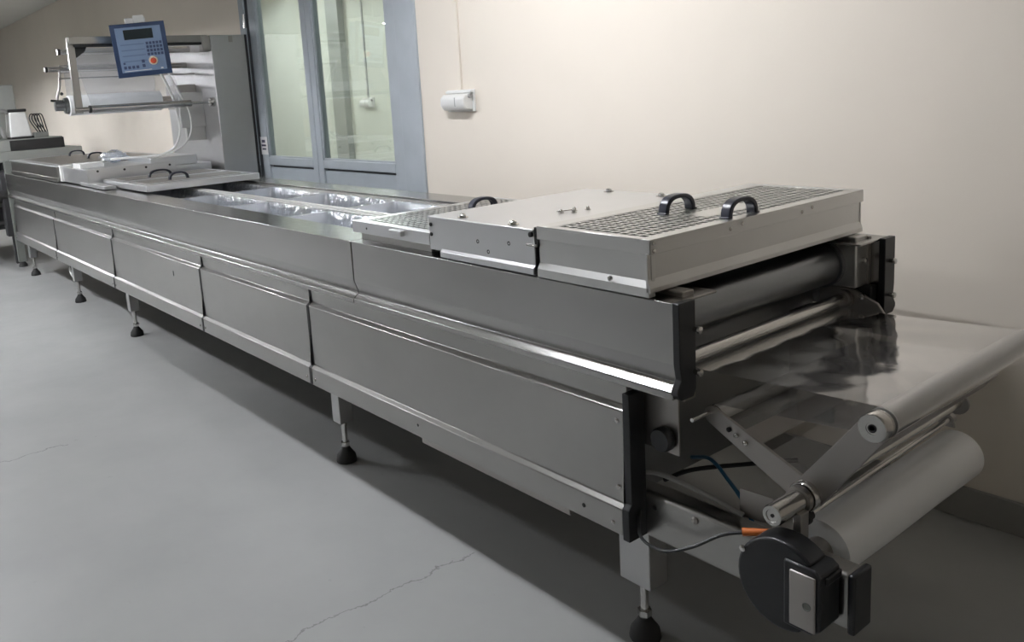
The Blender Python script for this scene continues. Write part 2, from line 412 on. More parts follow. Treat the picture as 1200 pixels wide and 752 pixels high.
obj('inner_bed', MB().box(-7.7, -.16, .046, WID-.046, .79, .80), 'drum', MACH)
obj('underside_tray', MB().box(-1.10, -.40, .03, .5, .285, .334), 'plate', MACH, bev=.003)
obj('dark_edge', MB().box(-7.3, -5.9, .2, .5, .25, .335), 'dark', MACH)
# legs with levelling feet
def leg(x, y, w=.03, d=.03, zb=.17, mat='steel_v'):
    l = obj('leg', MB().box(x-w, x+w, y-d, y+d, zb, .345), mat, MACH, bev=.003)
    obj('levelling_stem', MB().lathe((x, y, .05), (0, 0, 1), [(0, .011), (zb-.05+.01, .011)], 12), 'chrome', l)
    obj('lock_nut', MB().lathe((x, y, .066), (0, 0, 1), [(0, .019), (.016, .019)], 6), 'chrome', l)
    obj('rubber_foot', MB().lathe((x, y, 0), (0, 0, 1), [(0, .040), (.006, .042), (.028, .038), (.05, .022), (.062, .016)], 20), 'rubber', l)
leg(-.192, .085, .05, .035, .168)
for x in (-1.735, -4.45, -5.87, -7.48): leg(x, .08)
for x in (-.75, -1.735, -4.45, -5.87, -7.48): leg(x, WID-.08)

# --- near end: pull drum, bars, frame plates
obj('frame_post', MB().box(-.14, -.03, .058, .10, .70, .962), 'plate', MACH, bev=.003)
dr = obj('pull_drum', MB().lathe((-.145, .10, .875), (0, 1, 0), [(0, .062), (.74, .062), (.74, .070), (.775, .070)], 40), 'drum', MACH)
obj('guide_sheet', MB().box(-.215, -.20, .08, WID-.08, .74, .955), 'drum', MACH)
b = obj('guide_bar', MB().cyl((-.09, .07, .772), (-.09, .885, .772), .018, 24), 'chrome', MACH)
obj('bar_collar', MB().cyl((-.09, .868, .772), (-.09, .884, .772), .027, 24), 'plate', b)
obj('bearing_plate', MB().prism([(-.17, .68), (.045, .68), (.045, .715), (.005, .77), (-.06, .80), (-.11, .805), (-.17, .80)], 'y', .886, .896), 'plate', MACH, bev=.002)
for (x, z) in ((.03, .715), (-.04, .785)):
    obj('plate_bolt', MB().lathe((x, .886, z), (0, -1, 0), [(0, .009), (.006, .009), (.008, .004)], 12), 'chrome', MACH)
bb = obj('bearing_block', MB().box(-.12, -.045, .858, .922, .812, .962), 'alu2', MACH, bev=.004)
obj('block_bolt', MB().lathe((-.046, .895, .89), (1, 0, 0), [(0, .008), (.012, .008), (.014, .003)], 12), 'chrome', bb)
obj('dark_housing', MB().box(-.16, -.02, .90, WID-.05, .74, .815), 'blackm', MACH, bev=.004)
obj('bracket_plate', MB().box(-.16, -.04, .92, .934, .815, .955), 'plate', MACH)
obj('drive_side_plate', MB().box(-.16, -.047, .057, .063, .56, .735), 'plate', MACH, bev=.002)
k = obj('adjusting_knob', MB().lathe((-.085, .058, .597), (0, -1, 0), [(0, .026), (.006, .030), (.022, .030), (.028, .026)], 28), 'black', MACH)
obj('shaft', MB().cyl((-.012, .06, .66), (-.012, .135, .66), .005, 12), 'chrome', MACH)

# --- film rewinding unit at the near end
beam = obj('support_beam', MB().box(-.24, .374, .05, .112, .318, .442), 'steel', MACH, bev=.012, seg=4)
obj('beam_cap', MB().box(.370, .386, .046, .116, .314, .446), 'black', beam, bev=.005)
obj('beam_bolt', MB().lathe((.0, .051, .418), (0, -1, 0), [(0, .009), (.004, .009), (.007, .005)], 14), 'plate', beam)
obj('beam_bolt', MB().lathe((-.12, .051, .405), (0, -1, 0), [(0, .006), (.003, .006), (.004, .003)], 12), 'blackm', beam)
def bar2(p, q, w0, w1):
    """flat bar outline with rounded ends between two (x, z) centres"""
    p = Vector(p); q = Vector(q); d = (q-p).normalized(); a0 = math.atan2(d.y, d.x); out = []
    for c, w, s0 in ((q, w1, -90), (p, w0, 90)):
        for k in range(9):
            a = a0 + R(s0 + k*22.5); out.append((c.x+w*math.cos(a), c.y+w*math.sin(a)))
    return out
S = (.235, .54); R1 = (.386, .742); R3 = (-.005, .655)
for y in (.125, .856):
    if y < .5: a1 = obj('roller_arm', MB().prism(bar2(S, R1, .034, .030), 'y', y, y+.010), 'plate', MACH, bev=.0015)
    a2 = obj('roller_arm', MB().prism(bar2(S, R3, .032, .022), 'y', y+.001, y+.010), 'plate', MACH, bev=.0015)
    if y < .5:
        for t in (.62, .72, .80):
            x = S[0]+(R3[0]-S[0])*t; z = S[1]+(R3[1]-S[1])*t
            obj('arm_bolt', MB().lathe((x, y, z+.002), (0, -1, 0), [(0, .006), (.004, .006), (.006, .003)], 10), 'chrome' if t < .8 else 'blackm', a2)
hb = obj('roller_hub', MB().lathe((R1[0], .126, R1[1]), (0, -1, 0), [(0, .030), (.022, .030), (.026, .028), (.026, .0125), (.0245, .012), (.0245, .004)], 32), 'chrome', MACH)
obj('hub_ring', MB().lathe((R1[0], .101, R1[1]), (0, -1, 0), [(0, .0085), (.0012, .0085), (.0012, .006), (.0, .005)], 20), 'blackm', hb)
g1 = obj('guide_roller', MB().lathe((R1[0], .137, R1[1]), (0, 1, 0), [(0, .024), (.006, .024), (.006, .030), (.712, .030), (.712, .026), (.735, .026)], 32), 'alu2', MACH)
g3 = obj('guide_roller', MB().lathe((R3[0], .138, R3[1]), (0, 1, 0), [(0, .018), (.003, .018), (.003, .020), (.71, .020), (.715, .016)], 28), 'alu2', MACH)
obj('roller_seal', MB().lathe((R3[0], .1355, R3[1]), (0, 1, 0), [(0, .021), (.003, .021)], 28), 'blackm', g3)
sh = obj('pivot_shaft', MB().lathe((S[0], .125, S[1]), (0, -1, 0), [(-.735, .014), (-.02, .014), (-.02, .034), (.012, .034), (.016, .031), (.016, .023), (.125, .023), (.130, .021), (.130, .014), (.128, .013), (.128, .004)], 32), 'chrome', MACH)
obj('shaft_collar', MB().lathe((S[0], .105, S[1]), (0, -1, 0), [(0, .029), (.014, .029)], 28), 'plate', sh)
obj('shaft_dimple', MB().lathe((S[0], -.0035, S[1]), (0, -1, 0), [(0, .004), (.001, .004)], 12), 'blackm', sh)
obj('shaft_post', MB().box(S[0]+.010, S[0]+.030, .055, .085, .44, .53), 'plate', MACH, bev=.002)
obj('sensor_plate', MB().prism([(.075, .435), (.150, .442), (.165, .455), (.165, .495), (.16, .508), (.076, .503)], 'y', .116, .120), 'plate', MACH, bev=.001)
obj('tie_plate', MB().prism([(.065, .628), (.105, .605), (.107, .609), (.067, .632)], 'y', .135, .856), 'plate', MACH)
obj('tie_plate', MB().prism([(.30, .60), (.335, .645), (.331, .648), (.296, .603)], 'y', .135, .856), 'plate', MACH)
pr_ = obj('press_rod', MB().cyl((.232, .13, .487), (.216, .872, .487), .007, 14), 'chrome', MACH)
obj('rod_clamp', MB().lathe((.232, .116, .487), (0, 1, 0), [(0, .017), (.014, .017), (.018, .012), (.03, .012)], 20), 'blackm', pr_)
obj('rod_clamp', MB().lathe((.216, .862, .487), (0, 1, 0), [(0, .013), (.02, .013)], 16), 'plate', pr_)
ll = obj('locking_lever', MB().prism([(.185, .46), (.225, .46), (.205, .545), (.165, .545)], 'y', .878, .884), 'plate', MACH)
obj('lever_knob', MB().lathe((.205, .884, .528), (.3, -.2, .5), [(0, .006), (.01, .006), (.012, .014), (.026, .012), (.03, .004)], 14), 'blackm', ll)
# black drive housing in front of the beam
DC = (.262, .404)
hs = []
for k in range(40):
    a = 2*math.pi*k/40; x = DC[0]+.099*math.cos(a); z = DC[1]+.099*math.sin(a)
    hs.append((x, z))
hs = [(min(x, .31) if z < .47 else x, z) for x, z in hs]
hz = obj('drive_housing', MB().prism(hs, 'y', -.022, .04), 'black', MACH, bev=.006, seg=3, ang=30)
obj('housing_screw', MB().lathe((.178, -.022, .452), (0, -1, 0), [(0, .007), (.004, .007), (.006, .003)], 12), 'chrome', hz)
mb_ = obj('motor_box', MB().prism([(.275, .472), (.342, .472), (.356, .462), (.356, .345), (.336, .328), (.275, .328)], 'y', -.028, .045), 'black', MACH, bev=.004)
obj('motor_ledge', MB().box(.34, .361, -.012, .045, .44, .456), 'black', mb_, bev=.003)
pl = obj('cover_plate', MB().box(.291, .347, -.034, -.028, .338, .458), 'plate', mb_, bev=.004)
obj('plate_thumb_notch', MB().lathe((.33, -.034, .392), (0, -1, 0), [(0, .009), (.0012, .009), (.0012, .0075), (.0002, .007)], 20), 'greyd', mb_)
# cables of the rewinding unit
obj('sensor_cable', MB().tube([(-.15, .03, .40), (-.12, -.005, .352), (-.05, -.01, .345), (.03, -.005, .385), (.10, .01, .437), (.155, .02, .463)], .004, 8), 'black', MACH)
obj('cable_plug', MB().cyl((.150, .018, .462), (.205, .045, .472), .009, 12, .007), 'orange', MACH)
obj('grey_cable', MB().tube([(-.17, .06, .48), (-.12, .065, .492), (-.05, .075, .485), (.02, .095, .465), (.09, .11, .442)], .007, 8), 'greyc', MACH)
obj('blue_hose', MB().tube([(-.16, .25, .46), (-.08, .22, .49), (0, .18, .475), (.06, .16, .44), (.09, .15, .40)], .005, 8), 'bluec', MACH)
obj('black_cable', MB().tube([(-.18, .16, .42), (-.12, .2, .455), (-.02, .3, .47), (.05, .4, .47)], .006, 8), 'black', MACH)
# hoses below the far panels
obj('white_hose', MB().tube([(-6.02, .12, .345), (-6.1, .09, .24), (-6.0, .08, .19), (-5.93, .08, .23), (-5.95, .1, .345)], .012, 8), 'white', MACH)
obj('black_hose', MB().tube([(-6.1, .1, .345), (-6.03, .08, .27), (-5.97, .09, .23), (-6.06, .11, .345)], .010, 8), 'black', MACH)
obj('green_hose', MB().tube([(-5.72, .12, .345), (-5.6, .1, .27), (-5.4, .11, .25), (-5.2, .1, .27), (-5.05, .12, .345)], .008, 8), 'green', MACH)
obj('green_hose', MB().tube([(-5.65, .14, .345), (-5.5, .13, .29), (-5.3, .13, .275), (-5.15, .14, .345)], .008, 8), 'green', MACH)
obj('blue_cable', MB().tube([(-4.75, .1, .345), (-4.68, .08, .30), (-4.58, .09, .30), (-4.5, .1, .345)], .008, 8), 'bluec', MACH)

# --- upper web of clear film over the rollers, and the roll it is wound on
fs = thing('waste_film', (.2, .5, .7), 'clear film sheet stretched over the end rollers down to the white roll', 'film')
def arc(c, r, a0, a1, n=10): return [(c[0]+r*math.cos(R(a0+(a1-a0)*k/n)), c[1]+r*math.sin(R(a0+(a1-a0)*k/n))) for k in range(n+1)]
def wavy(path, w0, w1, ny=24, amp=.0):
    v = []; f = []; n = len(path)
    for j in range(ny+1):
        y = w0+(w1-w0)*j/ny
        for i, (x, z) in enumerate(path):
            t = min(1, max(0, (x+.07)/.40)); e = math.sin(math.pi*t)
            v.append((x, y, z - amp*e*(.6+.4*math.sin(y*21+x*9)+.35*math.sin(y*47-x*14))))
    for j in range(ny):
        for i in range(n-1): f.append((j*n+i, j*n+i+1, (j+1)*n+i+1, (j+1)*n+i))
    return MB().add(v, f)
top = [(-.085, .7525)] + [(-.085+(.386+.085)*k/16, .7525+(.7735-.7525)*k/16) for k in range(1, 16)]
obj('upper_span', wavy(top + arc(R1, .0315, 90, -75, 12), .145, .842, 28, .002), 'film', fs)
obj('lower_span', wavy(arc(R1, .0315, -75, -83, 2) + [(.386+.0038-.39*k/12, .7107+(.6755-.7107)*k/12) for k in range(1, 12)] + arc(R3, .0215, 95, 250, 8), .15, .835, 20, .0015), 'film', fs)
obj('winding_span', wavy([(-.012, .635), (.06, .59), (.13, .545), (.20, .487)], .155, .83, 16, 0), 'film', fs)
rl = thing('film_roll', (.25, .5, .33), 'white roll of wound waste film under the end rollers', 'roll')
obj('wound_film', MB().lathe((.25, .158, .405), (0, 1, 0), [(0, .055), (.003, .066), (.2, .0675), (.45, .066), (.68, .067), (.692, .060)], 48), 'roll', rl)
obj('core', MB().lathe((.25, .118, .405), (0, 1, 0), [(0, .030), (.75, .030)], 28), 'plate', rl)

# ------------------------------------------------------------------ covers on top
def lattice(x0, x1, y0, y1, z0, z1, nx, ny, bx, by, skip=None):
    """perforated sheet: webs between nx x ny slots (skip: rectangle left solid)"""
    mb = MB(); px = (x1-x0-bx)/nx; py = (y1-y0-by)/ny
    for i in range(nx+1): mb.box(x0+i*px, x0+i*px+bx, y0, y1, z0, z1)
    for j in range(ny+1): mb.box(x0, x1, y0+j*py, y0+j*py+by, z0, z1-.0004)
    if skip: mb.box(skip[0], skip[1], skip[2], skip[3], z0, z1+.0003)
    return mb
def ring(x0, x1, y0, y1, z0, z1, hx0, hx1, hy0, hy1):
    return MB().box(x0, hx0, y0, y1, z0, z1).box(hx1, x1, y0, y1, z0, z1).box(hx0, hx1, y0, hy0, z0, z1).box(hx0, hx1, hy1, y1, z0, z1)
def bow(parent, x, y0, y1, z, h, w=.014, t=.011):
    """bow handle along Y: flat curved strap with widened feet"""
    n = 16; out = []; inn = []
    ym = (y0+y1)/2; hy = (y1-y0)/2
    for k in range(n+1):
        a = math.pi*k/n; c = math.cos(a); s_ = math.sin(a)
        e = .78
        c2 = math.copysign(abs(c)**e, c); s2 = abs(s_)**e
        out.append((ym-c2*hy, z+s2*h)); inn.append((ym-c2*(hy-t*1.3), z+s2*(h-t)))
    pts = out + inn[::-1]; m = len(pts); v = []
    for q in pts: v.append((x-w, q[0], q[1]))
    for q in pts: v.append((x+w, q[0], q[1]))
    f = []
    L = n+1
    for k in range(n):
        a, b = k, k+1; c, d = m-1-k, m-2-k
        f += [(a, b, d, c), (m+b, m+a, m+c, m+d), (a, m+a, m+b, b), (d, m+d, m+c, c)]
    f += [(0, m-1, 2*m-1, m), (n, m+n, m+n+1, n+1)]
    h_ = obj('handle', MB().add(v, f), 'handle', parent, bev=.003, ang=50)
    for y in (y0+.004, y1-.004):
        obj('handle_foot', MB().box(x-w-.001, x+w+.001, y-.009, y+.009, z-.001, z+.004), 'handle', h_, bev=.003)
    return h_
def knob(parent, x, y, z, r=.011):
    b_ = obj('thumb_screw', MB().lathe((x, y, z), (0, 0, 1), [(0, r*1.5), (.002, r*1.5), (.003, r*.9), (.008, r*.9), (.011, r*.6), (.012, r*.2)], 14), 'chrome', parent)
    return b_

# hood A: perforated lid at the near end
HA = thing('perforated_hood', (-.27, .47, .955), 'raised aluminium hood with slotted lid and two black bow handles at the film end', 'machine cover', 'lift-off covers on the machine')
x0, x1, y0, y1 = -.446, -.072, .0, .946
obj('skirt', MB().prism([(y0+.008, 1.055), (y0+.008, .99), (y0-.003, .975), (y0-.003, .953), (y0+.02, .953), (y0+.02, 1.055)], 'x', x0, x1-.004)
    .box(x0, x0+.004, y0+.01, y1-.004, .962, 1.055).box(x0, x1-.004, y1-.010, y1-.004, .962, 1.055)
    .prism([(x1-.006, 1.055), (x1-.006, .995), (x1+.001, .975), (x1+.001, .964), (x1-.012, .964), (x1-.012, 1.055)], 'y', y0-.003, y1-.003), 'alu2', HA, bev=.0012, ang=12)
lid = obj('lid', ring(x0, x1, y0, y1, 1.081, 1.087, x0+.05, x1-.03, y0+.022, y1-.028)
          .box(x0, x1, y0, y0+.003, 1.052, 1.082).box(x0, x1, y1-.003, y1, 1.052, 1.082).box(x0, x0+.003, y0, y1, 1.052, 1.082).box(x1-.003, x1, y0, y1, 1.052, 1.082), 'alu2', HA, bev=.0008, seg=1)
obj('slotted_grille', lattice(x0+.05, x1-.03, y0+.022, y1-.028, 1.083, 1.0862, 10, 36, .0075, .0075, (-.235, -.165, .33, .57)), 'alu2', lid, smooth=False)
obj('slot_shade_sheet', MB().box(x0+.006, x1-.014, y0+.022, y1-.012, 1.05, 1.054), 'greyd', HA)  # dark sheet paints the shade seen through the slots
obj('gap_shade_strip', MB().box(-.459, x0-.0005, .004, .93, 1.03, 1.082), 'blackm', HA)  # black strip stands in for the shaded gap beside box B
bow(HA, -.285, .305, .43, 1.087, .048); bow(HA, -.105, .325, .45, 1.087, .048)
for (x, y, z) in ((x1, .012, 1.078), (x1, .012, 1.06), (x1, .30, 1.068), (x1, .35, 1.074), (x1, .62, 1.066), (x1, .67, 1.072)):
    obj('side_screw', MB().lathe((x, y, z), (1, 0, 0), [(0, .005), (.002, .005), (.003, .002)], 10), 'chrome', HA)
obj('side_screw', MB().lathe((-.19, -.003, .985), (0, -1, 0), [(0, .006), (.006, .006), (.008, .003)], 10), 'chrome', HA)

# box B: plain lid with thumb screws
HB = thing('sealing_station_cover', (-.70, .35, .955), 'plain light aluminium box cover with thumb screws beside the slotted hood', 'machine cover', 'lift-off covers on the machine')
x0, x1, y0, y1 = -.935, -.462, .0, .70
body = obj('box', MB().box(x0, x1, y0+.006, y1-.004, .972, 1.070), 'alu', HB, bev=.002)
obj('top_plate', MB().box(x0-.002, x1+.002, y0, y1, 1.070, 1.076), 'alu', HB, bev=.0015)
obj('base_ledge', MB().prism([(y0+.012, .985), (y0-.002, .972), (y0-.002, .955), (y0+.02, .955), (y0+.02, .985)], 'x', x0+.06, x1), 'alu', HB, bev=.001)
for x, y in ((-.80, .035), (-.57, .03), (-.80, .66), (-.565, .645)): knob(HB, x, y, 1.076)
for x, y in ((-.595, .29), (-.575, .325), (-.60, .24), (-.57, .262)): knob(HB, x, y, 1.076, .006)
obj('wire_bail', MB().tube([(-.625, .25, 1.079), (-.61, .24, 1.08), (-.60, .29, 1.08), (-.625, .315, 1.079)], .0018, 6), 'chrome', HB)
for x, z in ((-.70, 1.02), (-.565, 1.028), (-.655, .995)):
    obj('front_hole', MB().lathe((x, .0065, z), (0, -1, 0), [(0, .006), (.001, .006), (.001, .004), (.0004, .003)], 12), 'blackm', HB)
for z in (1.05, 1.02):
    obj('corner_bolt', MB().lathe((x0+.012, .007, z), (0, -1, 0), [(0, .006), (.004, .006), (.005, .003)], 10), 'blackm', HB)
obj('corner_bolt', MB().lathe((x1-.008, .004, 1.062), (0, -1, 0), [(0, .007), (.006, .007), (.007, .003)], 10), 'blackm', HB)
obj('latch_pin', MB().cyl((x1-.02, -.002, 1.035), (x1+.015, -.002, 1.035), .004, 10), 'chrome', HB)

# low cover C: slotted, half under box B
HC = thing('low_slotted_cover', (-1.17, .33, .95), 'low slotted aluminium cover with black handle beside the open trays', 'machine cover', 'lift-off covers on the machine')
x0, x1, y0, y1 = -1.405, -.945, .01, .66
obj('frame', ring(x0, x1, y0, y1, 1.016, 1.022, x0+.03, x1-.002, y0+.03, y1-.02).box(x0, x1, y0, y0+.003, .983, 1.017).box(x0, x0+.003, y0, y1, .983, 1.017).box(x0, x1, y1-.003, y1, .983, 1.017), 'alu', HC, bev=.0008, seg=1)
obj('slotted_grille', lattice(x0+.03, x1-.002, y0+.03, y1-.02, 1.0175, 1.0212, 13, 24, .0075, .0075), 'alu2', HC, smooth=False)
obj('slot_shade_sheet', MB().box(x0+.004, x1-.002, y0+.004, y1-.004, .984, .987), 'dark', HC)  # near-black sheet, so the slots above look shaded
bow(HC, -1.20, .375, .495, 1.022, .042)
obj('latch_block', MB().box(-1.15, -1.08, -.006, .03, .998, 1.016), 'alu', HC, bev=.003)
obj('front_screw', MB().lathe((-1.31, .01, 1.002), (0, -1, 0), [(0, .004), (.001, .004), (.0015, .002)], 10), 'blackm', HC)
bk = obj('support_block', MB().box(-1.405, -.985, .045, .11, .9505, .983), 'steel', HC, bev=.001)
obj('block_end', MB().box(-.9849, -.983, .05, .105, .954, .98), 'blackm', bk)

# flat lid D with two handles
HD = thing('flat_lid', (-4.4, .5, .955), 'flat aluminium lid with two black handles at the far end of the open trays', 'machine cover', 'lift-off covers on the machine')
x0, x1, y0, y1 = -4.95, -4.03, .13, .86
obj('lid_plate', MB().box(x0, x1, y0, y1, .992, 1.0).box(x1-.004, x1, y0, y1, .962, .993).box(x0, x1, y0, y0+.004, .962, .993).box(x0, x1, y1-.004, y1, .962, .993), 'alu', HD, bev=.0015)
for xx in (-4.13, -4.47, -4.60): obj('groove_strip', MB().box(xx-.008, xx+.008, y0+.03, y1-.03, .9995, 1.0012), 'drum', HD)
obj('lid_field', MB().box(-4.42, -4.2, y0+.06, y1-.05, 1.0, 1.002), 'plate', HD); obj('lid_field', MB().box(-4.88, -4.63, y0+.06, y1-.05, 1.0, 1.002), 'plate', HD)
bow(HD, -4.67, .35, .51, 1.0, .05); bow(HD, -4.27, .35, .48, 1.0, .05)

# box E: forming station
HE = thing('forming_station_cover', (-5.4, .4, .955), 'stepped grey aluminium box cover under the control panel', 'machine cover', 'lift-off covers on the machine')
obj('body', MB().box(-5.72, -5.02, .05, .66, .962, 1.072), 'alu', HE, bev=.003)
obj('rear_step', MB().box(-5.70, -5.02, .66, .93, .962, 1.04), 'alu', HE, bev=.003)
obj('top_step', MB().box(-5.60, -5.06, .50, .84, 1.04, 1.105), 'alu', HE, bev=.003)
obj('front_frame', MB().box(-5.75, -5.70, .035, .12, .962, 1.082), 'white', HE, bev=.002)
obj('ledge', MB().box(-5.22, -4.62, .045, .122, .956, .978), 'alu', HE, bev=.002)
obj('side_block', MB().box(-5.42, -5.22, .06, .22, 1.072, 1.105), 'white', HE, bev=.003)
for (y, z) in ((.12, 1.055), (.30, 1.05), (.45, 1.05), (.62, 1.05)):
    obj('body_bolt', MB().lathe((-5.02, y, z), (1, 0, 0), [(0, .008), (.004, .008), (.006, .004)], 10), 'blackm', HE)

# hood F: long hood at the far end
HF = thing('long_hood', (-6.8, .48, .955), 'long low steel hood with two black handles at the far end of the machine', 'machine cover', 'lift-off covers on the machine')
obj('skirt', MB().box(-7.56, -5.80, .03, .92, .985, 1.068)  .box(-7.57, -5.79, .022, .93, .956, .985), 'steel', HF, bev=.003)
obj('lid', MB().box(-7.57, -5.79, .025, .93, 1.068, 1.078), 'alu', HF, bev=.002)
obj('lid_field', MB().box(-7.45, -5.95, .10, .86, 1.078, 1.0805), 'plate', HF)
bow(HF, -7.25, .46, .60, 1.08, .05); bow(HF, -6.45, .42, .56, 1.08, .05)

# ------------------------------------------------------------------ formed trays in the open part
WEB = thing('formed_film_web', (-2.9, .47, .86), 'clear plastic film formed into two rows of deep trays', 'film trays')
XD = [-4.40, -3.66, -2.97, -2.30, -1.63, -1.0]
rows = ((.185, .41), (.51, .765)); ZF = .937
def rrect(x0, x1, y0, y1, r, n=4):
    out = []
    for cx, cy, a0 in ((x1-r, y1-r, 0), (x0+r, y1-r, 90), (x0+r, y0+r, 180), (x1-r, y0+r, 270)):
        for k in range(n+1):
            a = R(a0+90*k/n); out.append((cx+r*math.cos(a), cy+r*math.sin(a)))
    return out
for i in range(5):
    for (ya, yb) in rows:
        a, b = XD[i]+.012, XD[i+1]-.012
        rnd = random.Random(i*7+int(ya*100)); v = []; f = []; prof = [(0, 0, .022), (.004, -.006, .024), (.010, -.05, .03), (.018, -.085, .035), (.032, -.096, .04), (.08, -.098, .04)]
        L = None; n = 20
        for t, dz, r in prof:
            lp = []
            base = rrect(a+t, b-t, ya+t*.8, yb-t*.8, r, 4)
            for (x, y) in base: lp.append((x+rnd.uniform(-1, 1)*.006*(1 if dz < -.01 else 0), y+rnd.uniform(-1, 1)*.006*(1 if dz < -.01 else 0), ZF+dz+rnd.uniform(-1, 1)*.006*(1 if dz < -.01 else 0)))
            v += lp
        m = len(rrect(0, 1, 0, 1, .1, 4))
        for j in range(len(prof)-1):
            for k in range(m): k2 = (k+1) % m; f.append((j*m+k, j*m+k2, (j+1)*m+k2, (j+1)*m+k))
        f.append(tuple(range((len(prof)-1)*m, len(prof)*m)))
        obj('tray_pocket', MB().add(v, f), 'pocket', WEB, ang=60)
fl = MB()
for y0_, y1_ in ((.155, .185), (.41, .425), (.495, .51), (.765, .80)): fl.box(XD[0], XD[-1], y0_, y1_, ZF-.0008, ZF)
for xd in XD:
    for (ya, yb) in rows: fl.box(xd-.012, xd+.012, ya, yb, ZF-.0008, ZF)
obj('flange', fl, 'pocket', WEB, smooth=False)
obj('perforated_strip', lattice(XD[0], XD[-1], .425, .495, ZF+.001, ZF+.003, 84, 1, .016, .009), 'white', WEB, smooth=False)
obj('chain_rail', MB().box(-4.5, -.95, .148, .166, .90, .9435), 'chrome', MACH); obj('chain_rail', MB().box(-4.5, -.95, .796, .815, .90, .9435), 'chrome', MACH)
obj('slot_shade_support', MB().box(-4.5, -.95, .428, .492, .90, .9372), 'dark', MACH)  # support painted near-black so the strip's slots read as shaded holes

# ================================================================== CONTROL CABINET + UNWINDER
CAB = thing('film_unwinding_cabinet', (-5.4, 1.1, 0), 'tall stainless cabinet carrying the film rollers beside the glazed door', 'cabinet')
obj('body', MB().box(-5.95, -4.905, .985, 1.262, 0, 1.952), 'steel_v', CAB, bev=.004)
obj('corner_seal', MB().box(-4.906, -4.900, 1.245, 1.262, 0, 1.952), 'blackm', CAB)
obj('top_clip', MB().box(-4.908, -4.90, 1.12, 1.15, 1.90, 1.945), 'plate', CAB)
fb = obj('frame_bar', MB().box(-4.99, -4.935, .03, .975, 1.905, 1.955), 'steel', CAB, bev=.003)
obj('bar_lip', MB().box(-4.985, -4.93, .06, .96, 1.888, 1.905), 'blackm', fb)
obj('bar_end_hook', MB().box(-4.985, -4.915, .925, .985, 1.84, 1.95), 'plate', CAB, bev=.004)
obj('hanger_arm', MB().box(-4.985, -4.955, .022, .068, 1.455, 1.95), 'steel', CAB, bev=.003)
obj('arm_bracket', MB().prism([(.068, 1.90), (.15, 1.90), (.13, 1.86), (.075, 1.82), (.068, 1.82)], 'x', -4.98, -4.965), 'blackm', CAB)
lr = obj('lower_roller', MB().lathe((-4.965, .02, 1.478), (0, 1, 0), [(0, .016), (.09, .016), (.09, .024), (.79, .024), (.79, .010), (.93, .010), (.93, .030), (.95, .034), (.965, .034)], 24), 'chrome', CAB)
obj('roller_ring', MB().lathe((-4.965, .108, 1.478), (0, 1, 0), [(0, .0255), (.012, .0255)], 24), 'blackm', lr)
for (x, y, z, r) in ((-5.35, .045, 1.885, .024), (-5.45, -.03, 1.772, .022)):
    ur = obj('upper_roller', MB().lathe((x, y, z), (0, 1, 0), [(0, r*.8), (.10, r*.8), (.10, r*1.25), (.16, r*1.25), (.16, r), (.985-y, r)], 24), 'chrome', CAB)
    obj('roller_ring', MB().lathe((x, y+.005, z), (0, 1, 0), [(0, r*.9), (.014, r*.9)], 20), 'blackm', ur)
obj('spacer_rod', MB().cyl((-5.2, .08, 1.945), (-5.2, .985, 1.945), .010, 12), 'chrome', CAB)
obj('thin_rod', MB().cyl((-5.3, .02, 1.70), (-5.3, .985, 1.70), .006, 10), 'chrome', CAB)
lv = obj('dancer_lever', MB().tube([(-5.45, .07, 1.77), (-5.45, .055, 1.66), (-5.45, .03, 1.58), (-5.45, .025, 1.555)], .009, 8), 'plate', CAB)
obj('lever_knob', MB().lathe((-5.45, .06, 1.60), (1, -.2, 0), [(0, .008), (.02, .012), (.03, .006)], 10), 'blackm', lv)
obj('lever_hook', MB().tube([(-5.44, -.02, 1.557), (-5.44, .03, 1.55), (-5.44, .07, 1.545), (-5.44, .09, 1.52)], .008, 8), 'blackm', lv)
obj('reel_bracket', MB().box(-5.55, -5.30, .84, .985, 1.44, 1.62), 'plate', CAB, bev=.004)
obj('guide_bracket', MB().box(-5.26, -5.18, .80, .985, 1.30, 1.56).box(-5.24, -5.20, .84, .985, 1.20, 1.32), 'alu2', CAB, bev=.003)
obj('cable', MB().tube([(-4.98, .60, 1.74), (-4.97, .66, 1.6), (-4.98, .70, 1.45), (-5.0, .72, 1.30), (-5.05, .69, 1.18), (-5.1, .60, 1.125), (-5.15, .48, 1.118), (-5.2, .36, 1.12), (-5.25, .28, 1.115)], .008, 8), 'white', CAB)
obj('cable', MB().tube([(-4.96, .66, 1.72), (-4.96, .73, 1.55), (-4.97, .79, 1.42), (-5.0, .80, 1.28), (-5.05, .75, 1.18), (-5.1, .64, 1.12)], .006, 8), 'white', CAB)
rr = thing('upper_film_roll', (-5.4, .45, 1.45), 'white roll of packaging film hanging below the control panel', 'roll')
obj('wound_film', MB().lathe((-5.42, .085, 1.515), (0, 1, 0), [(0, .060), (.004, .072), (.655, .072), (.66, .060)], 40), 'roll', rr)
obj('chuck', MB().lathe((-5.42, .0, 1.515), (0, 1, 0), [(0, .035), (.06, .035), (.06, .055), (.088, .06)], 24), 'drum', rr)
obj('core', MB().lathe((-5.42, .07, 1.515), (0, 1, 0), [(0, .03), (.80, .03)], 20), 'core', rr)
uf = thing('upper_film_sheet', (-5.4, .45, 1.7), 'hazy clear film hanging from the upper rollers behind the panel', 'film')
obj('rising_span', MB().strip([(-5.49, 1.53), (-5.473, 1.77), (-5.45, 1.796), (-5.43, 1.80)], .10, .74), 'film2', uf)
obj('upper_span', MB().strip([(-5.43, 1.79), (-5.374, 1.885), (-5.35, 1.911), (-5.32, 1.90), (-5.10, 1.68), (-4.945, 1.49)], .12, .76), 'film2', uf)
obj('front_span', MB().strip([(-4.938, 1.48), (-4.95, 1.452)], .13, .76), 'film2', uf)

